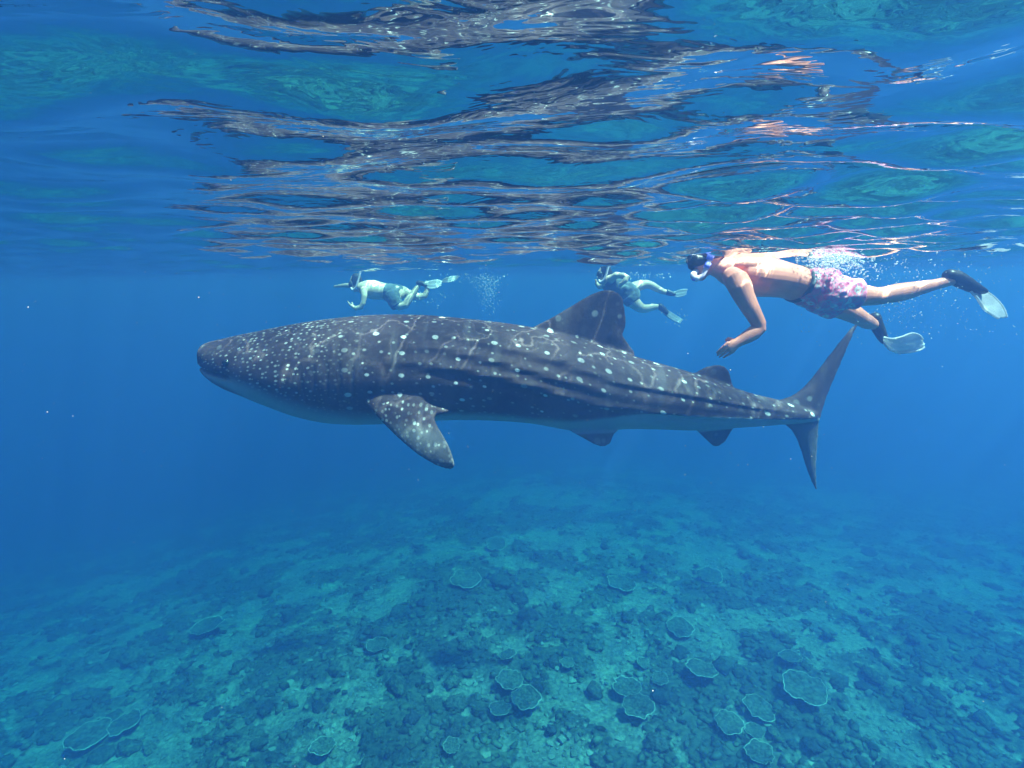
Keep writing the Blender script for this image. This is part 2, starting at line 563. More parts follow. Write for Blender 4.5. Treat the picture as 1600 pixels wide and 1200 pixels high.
def build_heads():
    cnt, tries = 0, 0
    while cnt < 215 and tries < 6000:
        tries += 1
        px, py = random.uniform(-20, 1620), 800 + 420 * random.random() ** 0.8
        p = hit_floor(px, py)
        if p.y > 24: continue
        R = random.choice([0.09, 0.11, 0.13, 0.16, 0.19, 0.24]) * random.uniform(0.8, 1.2)
        if any((p.x - a) ** 2 + (p.y - b) ** 2 < (0.8 * (R + c)) ** 2 for a, b, c in taken): continue
        if float(cover(p.x, p.y)) < 0.25 and random.random() < 0.55: continue
        taken.append((p.x, p.y, R))
        o = bpy.data.objects.new('coral_head', random.choice(HEADS)); COL.objects.link(o)
        o.location = (p.x, p.y, float(floor_z(p.x, p.y)) + 0.05 * R)
        o.rotation_euler = (random.gauss(0, 0.15), random.gauss(0, 0.15), random.uniform(0, 6.28))
        o.scale = (R * random.uniform(0.8, 1.25), R * random.uniform(0.8, 1.25), R * random.uniform(0.7, 1.3))
        tag(o, 'dark rounded coral head growing low on the pale rubble of the reef', 'coral', 'dark coral heads over the reef')
        cnt += 1
build_heads()

M_UNDER = simple('undergrowth', (0.075, 0.09, 0.072), 0.9, 0.1, 0.8, 5.0, 0.6)
def build_rubble():
    """uncountable small coral knobs and broken pieces"""
    for name, mats, dens, rlo, rhi, want_dark, sd in (('coral_undergrowth', M_UNDER, 15000, 0.02, 0.075, True, 3), ('coral_rubble', None, 14000, 0.015, 0.055, False, 4)):
        r = np.random.default_rng(sd)
        v0, f0 = ico(1); f0 = np.array(f0)
        N = dens
        # even over the ground the camera can see, thinning with distance
        y = 4.5 + 22 * r.random(N * 4) ** 1.3
        x = r.uniform(-1, 1, N * 4) * (1.15 * y + 2)
        c = cover(x, y)
        keep = (c > 0.4) if want_dark else (c < 0.75)
        x, y = x[keep][:N], y[keep][:N]
        n = len(x)
        R = r.uniform(rlo, rhi, n) * (0.7 + 0.6 * r.random(n))
        V = np.repeat(v0[None], n, 0) * (0.45 + 0.95 * r.random((n, len(v0), 1)))
        sc = np.stack([R * r.uniform(0.7, 1.4, n), R * r.uniform(0.7, 1.4, n), R * r.uniform(0.3, 0.75, n)], 1)
        V = V * sc[:, None, :]
        a = r.uniform(0, 6.28, n); ca, sa = np.cos(a)[:, None], np.sin(a)[:, None]
        V[..., 0], V[..., 1] = V[..., 0] * ca - V[..., 1] * sa, V[..., 0] * sa + V[..., 1] * ca
        V += np.stack([x, y, floor_z(x, y) + 0.25 * R], 1)[:, None, :]
        Fa = (f0[None] + (np.arange(n) * len(v0))[:, None, None]).reshape(-1, 3)
        me = bpy.data.meshes.new(name)
        V = V.reshape(-1, 3)
        me.vertices.add(len(V)); me.vertices.foreach_set('co', V.astype(np.float32).ravel())
        me.loops.add(Fa.size); me.loops.foreach_set('vertex_index', Fa.ravel().astype(np.int32))
        me.polygons.add(len(Fa)); me.polygons.foreach_set('loop_start', np.arange(0, Fa.size, 3, dtype=np.int32))
        me.update(calc_edges=True)
        me.polygons.foreach_set('use_smooth', np.full(len(Fa), want_dark, dtype=bool))
        if mats is None: mats = simple('rubble', (0.2, 0.21, 0.18), 0.9, 0.1, 0.5, 3.0)
        tag(add_obj(name, me, mats), kind='stuff')
build_rubble()

# ------------------------------------------------------------------ whale shark
SY = 4.3
TOP = [(312, 543), (316, 538), (322, 535), (332, 531), (350, 527), (370, 522), (420, 513), (470, 505), (520, 498), (570, 493), (620, 491), (680, 493), (740, 499), (800, 506),
       (840, 513), (880, 521), (920, 533), (960, 548), (1000, 560), (1040, 571), (1085, 584), (1140, 604), (1175, 616), (1217, 625), (1250, 634), (1276, 643)]
BOT = [(312, 568), (316, 574), (322, 580), (331, 587), (346, 597), (379, 612), (421, 629), (469, 645), (514, 656), (550, 659), (595, 659), (640, 656), (690, 653), (750, 653), (790, 655),
       (828, 658), (870, 666), (888, 670), (930, 671), (978, 667), (1020, 668), (1085, 671), (1147, 667), (1200, 664), (1220, 662), (1250, 660), (1276, 657)]
WID = [(312, 0.30), (316, 0.36), (322, 0.40), (338, 0.44), (380, 0.50), (450, 0.55), (540, 0.56), (620, 0.54), (700, 0.50), (800, 0.46), (900, 0.42), (1000, 0.35), (1085, 0.27), (1150, 0.20),
       (1200, 0.155), (1240, 0.13), (1262, 0.07), (1276, 0.03)]
def crv(L, x): 
    a = np.array(L, float); return np.interp(x, a[:, 0], a[:, 1])
def shark_y(px):      # the spine bends a little towards the tail
    return SY + 0.10 * np.sin((np.asarray(px, float) - 320) / 940 * 2 * math.pi * 0.75 + 0.4) * smooth(700, 1250, px)
def build_shark():
    sh = Shell()
    xs = np.unique(np.concatenate([np.array([312, 314, 317, 321, 326, 333, 342, 355]), np.linspace(370, 1276, 76)]))
    n = 72
    S_zt, S_zb, S_x, S_y, S_w = [], [], [], [], []
    base = 0
    ridge_fr = {1: ([600, 655, 888, 960, 1140, 1245], [.06, .10, .27, .33, .33, .36]),
                2: ([640, 750, 900, 990, 1140, 1245], [.36, .44, .57, .62, .62, .60]),
                3: ([620, 700, 850, 960], [.22, .25, .40, .46])}
    for x in xs:
        yc = float(shark_y(x))
        hx = 1 - float(smooth(330, 520, x))
        dn = 0.85 * crv(WID, x) * hx
        pc = 800 + (x - 800) * (yc - dn) / yc
        pt, pb = at(x, crv(TOP, 0.4 * x + 0.6 * pc), yc), at(x, crv(BOT, 0.6 * x + 0.4 * pc), yc)
        pn = at(x, 0.5 * (crv(TOP, x) + crv(BOT, x)), yc - dn)
        S_zt.append(pt.z); S_zb.append(pb.z); S_x.append(pn.x); S_y.append(yc); S_w.append(crv(WID, x))
    S_zt, S_zb, S_x, S_y, S_w = map(np.array, (S_zt, S_zb, S_x, S_y, S_w))
    def smo(a, it=2):
        for _ in range(it):
            b = a.copy(); b[2:-2] = (a[1:-3] + 2 * a[2:-2] + a[3:-1]) / 4; a = b
        return a
    S_zt, S_zb, S_w = smo(S_zt), smo(S_zb), smo(S_w)
    for i, x in enumerate(xs):
        zc, hh, w = 0.5 * (S_zt[i] + S_zb[i]), 0.5 * (S_zt[i] - S_zb[i]), S_w[i]
        head = 1 - smooth(360, 640, x)
        for k in range(n):
            th = 2 * math.pi * k / n
            c, s = math.cos(th), math.sin(th)
            box = 1 - float(smooth(312, 440, x)); ex = 0.95 - 0.16 * head - 0.25 * box
            yy = w * math.copysign(abs(s) ** ex, s); zz = hh * math.copysign(abs(c) ** (0.95 - 0.02 * head - 0.28 * box), c)
            # widest above the middle on the head, belly narrower
            yy *= 1 - 0.10 * max(0, -c) * (1 - head)
            if 590 < x < 1268:
                fr = (1 - c) / 2
                for rx, rf in ridge_fr.values():
                    f0 = np.interp(x, rx, rf)
                    t0 = math.acos(1 - 2 * f0)
                    tt = abs(math.atan2(s, c))
                    am = (0.016 if rf[0] != .36 else 0.024) * float(smooth(600, 720, x)) * (1 - float(smooth(rx[-1] - 60, rx[-1] + 10, x)))
                    q = (tt - t0) / 0.06
                    g = am * (math.exp(-q * q) - 0.7 * math.exp(-((tt - t0 - 0.11) / 0.08) ** 2))
                    nl = math.hypot(yy / max(w, .01), zz / max(hh, .01)) + 1e-6
                    yy += g * s; zz += g * c
            sh.v.append(Vector((S_x[i], S_y[i] + yy, zc + zz)))
    for i in range(len(xs) - 1):
        for k in range(n):
            a = i * n + k; b = i * n + (k + 1) % n
            sh.f.append((a, b, b + n, a + n))
    sh.f.append(tuple(range(n))[::-1]); sh.f.append(tuple((len(xs) - 1) * n + k for k in range(n)))

    def fin(lead, trail, ys, thick, nrm=(0, 1, 0), m=16):
        def rs(L):
            L = np.array(L, float); d = np.concatenate([[0], np.cumsum(np.hypot(*np.diff(L, axis=0).T))]); d /= d[-1]
            t = np.linspace(0, 1, m)
            return np.stack([np.interp(t, d, L[:, 0]), np.interp(t, d, L[:, 1])], 1)
        l, t_ = rs(lead), rs(trail)
        rows, th = [], []
        for i in range(m):
            u = i / (m - 1)
            y0 = ys(u)
            rows.append((at(*l[i], y0), at(*t_[i], y0))); th.append(thick[0] + (thick[1] - thick[0]) * u)
        sh.blade(rows, th, 10, nrm)
    SYd = lambda px: (lambda u: float(shark_y(px)))
    # first dorsal
    fin([(822, 530), (831, 511), (860, 497), (880, 485), (900, 473), (921, 461), (935, 455), (948, 453)],
        [(985, 575), (958, 548), (975, 520), (979, 508), (977, 486), (973, 466), (966, 458), (958, 454)], SYd(900), (0.13, 0.03))
    fin([(940, 535), (958, 541), (975, 546), (990, 551)], [(950, 560), (962, 551), (976, 553), (992, 554)], SYd(950), (0.05, 0.02), m=8)
    fin([(960, 505), (970, 520), (980, 535), (992, 551)], [(945, 540), (955, 546), (972, 548), (990, 553)], SYd(950), (0.045, 0.02), m=8)
    # second dorsal
    fin([(1075, 598), (1085, 583), (1100, 574), (1112, 571), (1122, 570)], [(1150, 618), (1146, 606), (1143, 594), (1139, 580), (1131, 572)], SYd(1110), (0.07, 0.022))
    # anal
    fin([(1075, 655), (1086, 671), (1100, 684), (1112, 695), (1117, 698)], [(1158, 655), (1148, 666), (1140, 678), (1133, 690), (1122, 697)], SYd(1110), (0.06, 0.022))
    # pelvic pair
    for s in (-1, 1):
        fin([(860, 650), (888, 672), (910, 684), (928, 694), (938, 697)], [(990, 655), (968, 671), (960, 677), (954, 692), (946, 697)],
            lambda u, s=s: float(shark_y(910)) + s * (0.14 + 0.16 * u), (0.07, 0.022))
    # caudal: upper and lower lobe, overlapping at the peduncle
    CY = float(shark_y(1270))
    cau = lambda u: CY + 0.10 * u
    fin([(1190, 626), (1217, 626), (1240, 618), (1256, 606), (1270, 590), (1295, 557), (1322, 522), (1339, 504)],
        [(1250, 660), (1279, 660), (1283, 645), (1290, 622), (1299, 600), (1310, 575), (1330, 528), (1341, 505)], cau, (0.13, 0.02), m=26)
    fin([(1190, 655), (1222, 660), (1237, 672), (1245, 686), (1252, 705), (1260, 732), (1268, 752), (1274, 764)],
        [(1265, 630), (1281, 648), (1279, 661), (1278, 680), (1277, 695), (1275, 725), (1275, 745), (1276, 765)], cau, (0.10, 0.02), m=26)
    # pectoral pair: near one traced, far one its mirror image across the spine
    mid = float(shark_y(640))
    def pec():
        L = [(572, 606), (570, 630), (595, 658), (616, 679), (636, 697), (655, 712), (679, 726), (695, 732), (706, 734)]
        T = [(655, 620), (686, 640), (679, 654), (684, 666), (691, 677), (698, 689), (704, 702), (708, 715), (711, 728)]
        m = 24
        def rs(Q):
            Q = np.array(Q, float); d = np.concatenate([[0], np.cumsum(np.hypot(*np.diff(Q, axis=0).T))]); d /= d[-1]
            t = np.linspace(0, 1, m); return np.stack([np.interp(t, d, Q[:, 0]), np.interp(t, d, Q[:, 1])], 1)
        l, t_ = rs(L), rs(T)
        out = []
        for i in range(m):
            u = i / (m - 1); y0 = mid - (0.40 + 0.9 * u if u < 0.14 else 0.526 + 0.5 * (u - 0.14))
            out.append((at(*l[i], y0 + 0.02), at(*t_[i], y0 - 0.03), 0.12 * (1 - u) + 0.034 * u))
        rear = [(at(630, 612, mid - .44), at(625, 650, mid - .53), 0.08), (at(655, 624, mid - .47), at(652, 652, mid - .54), .07), (at(680, 635, mid - .50), at(676, 650, mid - .54), .05), (at(701, 641, mid - .52), at(699, 644, mid - .54), .03)]
        return out, rear
    P, R = pec()
    mir = lambda q: Vector((q.x, 2 * mid - q.y, q.z))
    nn = Vector((0.1, 0.75, -0.63)).normalized(); nm = Vector((nn.x, -nn.y, nn.z))
    for Q in (P, R):
        sh.blade([(a, b) for a, b, _ in Q], [t for *_, t in Q], 10, nn, 0.034)
        sh.blade([(mir(b), mir(a)) for a, b, _ in Q], [t for *_, t in Q], 10, nm, 0.034)
    root = Vector((float(np.interp(800, xs, S_x)), SY, -1.0))
    me = sh.fuse('body', 0.0125, root, 3, 0.5)
    co = get_co(me) + np.array(root)
    x, y, z = co.T
    px = np.interp(x, S_x, xs)
    zt, zb, w = (np.interp(x, S_x, q) for q in (S_zt, S_zb, S_w))
    yc = np.interp(x, S_x, S_y)
    zc, hh = (zt + zb) / 2, np.maximum(0.02, (zt - zb) / 2)
    th = np.arctan2(np.abs(y - yc) / w, (z - zc) / hh)
    rho = np.hypot((y - yc) / w, (z - zc) / hh)
    # gill slits and mouth: shallow grooves pressed into the skin
    dep = np.zeros(len(x))
    f = (1 - np.cos(th)) / 2
    onb = (rho < 1.12)
    for gx in (507, 525, 543, 560, 577):
        lx = gx + 14 * (f - 0.5) + 6 * np.sin(f * 5)
        dep = np.maximum(dep, 0.009 * np.exp(-((px - lx) / 2.0) ** 2) * smooth(.30, .38, f) * (1 - smooth(.66, .74, f)))
    my = 1 - 0.0 * f
    pz = (z - zt) / (zb - zt)
    mline = np.interp(px, [312, 330, 350, 372], [0.66, 0.62, 0.60, 0.60])
    dep = np.maximum(dep, 0.03 * np.exp(-((pz - mline) / 0.045) ** 2) * (1 - smooth(352, 372, px)))
    dep *= onb
    nrm = np.empty(len(co) * 3, dtype=np.float32); me.vertices.foreach_get('normal', nrm); nrm = nrm.reshape(-1, 3)
    co2 = co - nrm * dep[:, None] - np.array(root)
    me.vertices.foreach_set('co', co2.astype(np.float32).ravel()); me.update()
    fin_m = smooth(1.065, 1.12, rho)
    arc = th * 0.5 * (w + hh) * 1.05
    u = x * 1.0
    v = np.where(fin_m > 0.5, z * 1.0, arc)
    set_attr(me, 'skin_uv', np.stack([u, v, fin_m], 1), 'FLOAT_VECTOR')
    bel = np.interp(px, [312, 330, 360, 420, 470, 570, 690, 750, 830, 900, 1000, 1140, 1250], [.62, .62, .60, .62, .70, .84, .86, .86, .88, .80, .66, .60, .64])
    wdt = np.interp(px, [330, 420, 570, 700, 850, 1000], [.10, .22, .22, .10, .10, .035])
    belly = smooth(bel - wdt * .5, bel + wdt * .5, (zt - z) / (zt - zb)) * (1 - 0.75 * fin_m)
    set_attr(me, 'belly', np.clip(belly, 0, 1), 'FLOAT')
    head = (1 - smooth(480, 620, px)) * (1 - fin_m)
    set_attr(me, 'head', head, 'FLOAT')
    pec_m = ((px > 540) & (px < 730) & (fin_m > 0.3)).astype(float)
    set_attr(me, 'pectoral', pec_m, 'FLOAT')
    tailm = smooth(1000, 1180, px) * (1 - fin_m)
    set_attr(me, 'tail', tailm, 'FLOAT')
    dors = ((px > 820) & (fin_m > 0.3)).astype(float)
    set_attr(me, 'slit', np.clip(dep / 0.015, 0, 1), 'FLOAT')

    m = NT('shark_skin'); uv = m.attr('skin_uv'); ob = m.obj()
    sep = m.n('SeparateXYZ'); m.l(uv, sep.inputs[0])
    pec_a, head_a, tail_a, bel_a = (m.attr(q, 'Fac') for q in ('pectoral', 'head', 'tail', 'belly'))
    big = m.noise(ob, 2.2, 4.0, 0.6)
    fine = m.noise(ob, 26.0, 5.0, 0.65)
    base = m.mix(m.mapr(big.outputs['Fac'], 0.3, 0.7), (0.030, 0.017, 0.020), (0.060, 0.034, 0.038))
    # grey mottling, stronger towards the tail and on the pectoral fins
    mott = m.noise(m.mapping(uv, (1.0, 0.55, 0)), 9.0, 5.0, 0.65, 0.4)
    mm = m.mapr(mott.outputs['Fac'], 0.48, 0.74)
    amt = m.math('ADD', 0.16, m.math('ADD', m.math('MULTIPLY', tail_a, 0.55), m.math('MULTIPLY', pec_a, -0.08)))
    base = m.mix(m.math('MULTIPLY', mm, amt), base, (0.20, 0.17, 0.18))
    # pale vertical bars between the dot columns
    bw = m.n('TexNoise'); m.l(m.mapping(uv, (7.0, 0.9, 0)), bw.inputs['Vector']); bw.inputs['Scale'].default_value = 1.0; bw.inputs['Detail'].default_value = 3.0
    bars = m.math('MULTIPLY', m.mapr(bw.outputs['Fac'], 0.56, 0.70), m.math('SUBTRACT', 0.30, m.math('MULTIPLY', head_a, 0.30)))
    base = m.mix(bars, base, (0.16, 0.14, 0.15))
    # white dots: big in columns on the flank, small and dense on head and fins
    def dots(scale, rad, soft, rnd, stretch=(1, 1, 0), gate=0.0):
        vo = m.voro(m.mapping(uv, stretch), scale, 'F1', '2D', rnd)
        sc = m.n('SeparateColor'); m.l(vo.outputs['Color'], sc.inputs[0])
        r = m.math('MULTIPLY', m.math('ADD', 0.55, m.math('MULTIPLY', sc.outputs[0], 0.65)), rad)
        q = m.math('SUBTRACT', r, vo.outputs['Distance'])
        d = m.mapr(q, -soft * 0.5, soft * 0.5)
        br = m.mapr(sc.outputs[1], gate, 1.0, 0.25, 1.0)
        on = m.math('GREATER_THAN', sc.outputs[1], gate)
        return m.math('MULTIPLY', m.math('MULTIPLY', d, br), on)
    notfin = m.mapr(sep.outputs[2], 0.0, 0.12, 1.0, 0.0); allfin = m.mapr(sep.outputs[2], 0.9, 1.0)
    nothead = m.math('SUBTRACT', 1.0, head_a)
    d1 = m.math('MULTIPLY', m.math('MULTIPLY', dots(4.5, 0.100, 0.05, 0.45, (1.0, 1.25, 0), 0.05), notfin), nothead)
    d2 = m.math('MULTIPLY', dots(10.5, 0.12, 0.10, 0.8, (1.0, 1.1, 0), 0.3), m.math('MULTIPLY', m.math('MULTIPLY', nothead, notfin), 0.42))
    d3 = m.math('MULTIPLY', dots(20.0, 0.21, 0.16, 0.9, (1.0, 1.15, 0), 0.12), m.math('MULTIPLY', head_a, 0.62))
    d4 = m.math('MULTIPLY', dots(24.0, 0.26, 0.16, 0.9, (1.0, 1.0, 0), 0.15), m.math('MULTIPLY', m.math('MULTIPLY', pec_a, allfin), 0.42))
    d5 = m.math('MULTIPLY', dots(7.0, 0.16, 0.10, 0.9, (1, 1, 0), 0.4), m.math('MULTIPLY', m.math('MULTIPLY', allfin, m.math('SUBTRACT', 1.0, pec_a)), 0.3))
    dd = m.math('MAXIMUM', m.math('MAXIMUM', d1, d2), m.math('MAXIMUM', m.math('MAXIMUM', d3, d4), d5))
    dd = m.math('MULTIPLY', dd, m.math('SUBTRACT', 1.0, m.math('MULTIPLY', bel_a, 0.9)))
    base = m.mix(dd, base, (0.66, 0.67, 0.66))
    belly_c = m.mix(m.mapr(fine.outputs['Fac'], 0.3, 0.7), (0.25, 0.27, 0.28), (0.34, 0.36, 0.37))
    base = m.mix(bel_a, base, belly_c)
    base = m.mix(m.math('MULTIPLY', m.attr('slit', 'Fac'), 0.85), base, (0.02, 0.022, 0.03))
    sp = m.mix(m.mapr(fine.outputs['Fac'], 0.35, 0.7, 0.0, 0.25), base, (0.10, 0.085, 0.09))
    m.principled(sp, 0.7, 0.12, m.bump(fine.outputs['Fac'], 0.35, 0.01))
    r_ = empty('whale_shark', root)
    tag(r_, 'huge spotted dark whale shark swimming just under the surface, head to the left', 'shark')
    add_obj('body', me, m.m, r_)
    # eyes
    em = simple('shark_eye', (0.012, 0.012, 0.016), 0.15, 0.6, 0.2, 30)
    tgt = at(359, 565, SY - 0.42)
    for s in (-1, 1):
        sel = (np.abs(x - tgt.x) < 0.03) & (np.abs(z - tgt.z) < 0.03) & ((y - SY) * s > 0)
        yy = float(np.mean(y[sel])) if sel.any() else SY + s * 0.45
        e = Shell().ball((tgt.x, yy, tgt.z), 0.030, 0.022, 0.024).mesh('eye', root)
        add_obj('eye', e, em, r_)
build_shark()

# ------------------------------------------------------------------ people
def skin_mat(name, c):
    m = NT(name); o = m.obj()
    a = m.noise(o, 7.0, 4.0); b = m.noise(o, 60.0, 4.0)
    col = m.mix(m.mapr(a.outputs['Fac'], 0.3, 0.7), tuple(x * 0.86 for x in c), tuple(min(1, x * 1.1) for x in c))
    m.principled(col, 0.5, 0.4, m.bump(b.outputs['Fac'], 0.12, 0.004), Subsurface_Weight=0.0)
    return m.m
M_SKIN = skin_mat('skin', (0.84, 0.295, 0.20))
M_SKIN2 = skin_mat('skin_pale', (0.72, 0.50, 0.36))
M_HAIR = simple('hair', (0.03, 0.022, 0.018), 0.6, 0.3, 0.3, 60, 0.5)
M_RUB = simple('black_rubber', (0.02, 0.02, 0.022), 0.45, 0.4, 0.2, 30)
M_GLASS = simple('mask_lens', (0.035, 0.03, 0.03), 0.08, 0.8, 0.1, 10)
M_LILAC = simple('lilac_plastic', (0.25, 0.24, 0.85), 0.35, 0.5, 0.1, 20)
M_PINKP = simple('pale_silicone', (0.82, 0.68, 0.78), 0.4, 0.5, 0.1, 20)
M_TUBE = simple('clear_tube', (0.55, 0.45, 0.58), 0.3, 0.5, 0.1, 20)
M_DARKC = simple('dark_cloth', (0.10, 0.125, 0.135), 0.8, 0.2, 0.3, 12, 0.4)
def blade_mat(name, c, tr):
    m = NT(name); o = m.obj()
    n = m.noise(m.mapping(o, (1, 6, 6)), 3.0, 3.0)
    col = m.mix(m.mapr(n.outputs['Fac'], 0.35, 0.65), tuple(x * 0.88 for x in c), c)
    p = m.principled(col, 0.35, 0.4)
    tl = m.n('BsdfTranslucent'); m.l(col, tl.inputs['Color'])
    mx = m.n('MixShader'); mx.inputs[0].default_value = tr
    m.l(p.outputs[0], mx.inputs[1]); m.l(tl.outputs[0], mx.inputs[2]); m.l(mx.outputs[0], m.out.inputs['Surface'])
    return m.m
M_BLADE = blade_mat('white_fin_blade', (0.93, 0.93, 0.93), 0.55)
M_BLADE2 = blade_mat('clear_fin_blade', (0.5, 0.56, 0.6), 0.5)
def shorts_mat():
    m = NT('floral_shorts'); o = m.obj()
    w = m.noise(o, 10.0, 3.0, 0.5)
    off = m.n('VectorMath', operation='MULTIPLY_ADD'); m.l(w.outputs['Color'], off.inputs[0]); off.inputs[1].default_value = (0.09,) * 3; m.l(o, off.inputs[2])
    v1 = m.voro(off.outputs[0], 13.0); v2 = m.voro(off.outputs[0], 21.0, 'DISTANCE_TO_EDGE')
    n = m.noise(o, 24.0, 4.0)
    c = m.mix(m.mapr(n.outputs['Fac'], 0.4, 0.6), (0.74, 0.15, 0.26), (0.80, 0.26, 0.36))
    c = m.mix(m.mapr(v1.outputs['Distance'], 0.36, 0.24), c, (0.66, 0.58, 0.55))
    c = m.mix(m.mapr(v2.outputs['Distance'], 0.075, 0.02), c, (0.38, 0.34, 0.38))
    c = m.mix(m.mapr(v1.outputs['Distance'], 0.12, 0.06), c, (0.75, 0.16, 0.14))
    m.principled(c, 0.75, 0.2, m.bump(n.outputs['Fac'], 0.2, 0.01))
    return m.m
M_SHORTS = shorts_mat()

def wrinkle(me, amp, scale):
    co = get_co(me); nrm = np.empty(len(co) * 3, dtype=np.float32); me.vertices.foreach_get('normal', nrm); nrm = nrm.reshape(-1, 3)
    d = amp * (fbm(co[:, 0] * scale, co[:, 1] * scale * .5, co[:, 2] * scale * 1.6, 3) - 0.5) * 2
    co += nrm * d[:, None]
    me.vertices.foreach_set('co', co.astype(np.float32).ravel()); me.update()

def tube(pts, r, name, origin, n=12, ref=(0, 1, 0)):
    return Shell().loft([(p, r if not isinstance(r, (list, tuple)) else r[i], r if not isinstance(r, (list, tuple)) else r[i]) for i, p in enumerate(pts)], ref, n, 0.5).mesh(name, origin)

def smooth_path(pts, k=3):
    out = []
    P = [Vector(p) for p in pts]
    for i in range(len(P) - 1):
        p0, p1, p2, p3 = P[max(i - 1, 0)], P[i], P[i + 1], P[min(i + 2, len(P) - 1)]
        for j in range(k):
            t = j / k
            out.append(0.5 * ((2 * p1) + (p2 - p0) * t + (2 * p0 - 5 * p1 + 4 * p2 - p3) * t * t + (3 * p1 - p0 - 3 * p2 + p3) * t ** 3))
    out.append(P[-1])
    return out

def dive_fin(root, org, pocket, blade_rows, mat, label=None, ribs=2, thick=0.012, nrm=(0, 1, 0)):
    """pocket: stations; blade_rows: (left edge, right edge) points from the foot to the tip"""
    f = empty('swim_fin', (0, 0, 0)); f.parent = root
    sp = Shell().loft(pocket, (0, 1, 0), 16, 0.7)
    add_obj('foot_pocket', sp.fuse('foot_pocket', 0.008, org, 2), M_RUB, f)
    L = smooth_path([a for a, b in blade_rows]); Rr = smooth_path([b for a, b in blade_rows])
    Nn = Vector(nrm).normalized()
    m = len(L); nw = 7
    V, Fs = [], []
    for s in (1, -1):
        for i in range(m):
            for k in range(nw):
                u = k / (nw - 1)
                p = L[i].lerp(Rr[i], u) + Nn * (s * thick * 0.5 + 0.006 * math.sin(u * math.pi * 4))
                V.append(p - Vector(org))
    h = m * nw
    for s in range(2):
        for i in range(m - 1):
            for k in range(nw - 1):
                a = s * h + i * nw + k
                q = (a, a + 1, a + nw + 1, a + nw)
                Fs.append(q if s == 0 else q[::-1])
    for i in range(m - 1):
        for k in (0, nw - 1):
            a = i * nw + k
            Fs.append((a, a + nw, a + nw + h, a + h))
    for i in (0, m - 1):
        for k in range(nw - 1):
            a = i * nw + k
            Fs.append((a, a + 1, a + 1 + h, a + h))
    add_obj('blade', mesh_from('blade', V, Fs), mat, f)
    for j in range(ribs):
        u = (j + 0.5) / ribs if ribs > 1 else 0.5
        u = (0.03, 0.97)[j] if ribs == 2 else u
        pts = [L[i].lerp(Rr[i], u) for i in range(m)]
        add_obj('rail', tube(pts, 0.008, 'rail', org, 8), mat, f)
    return f

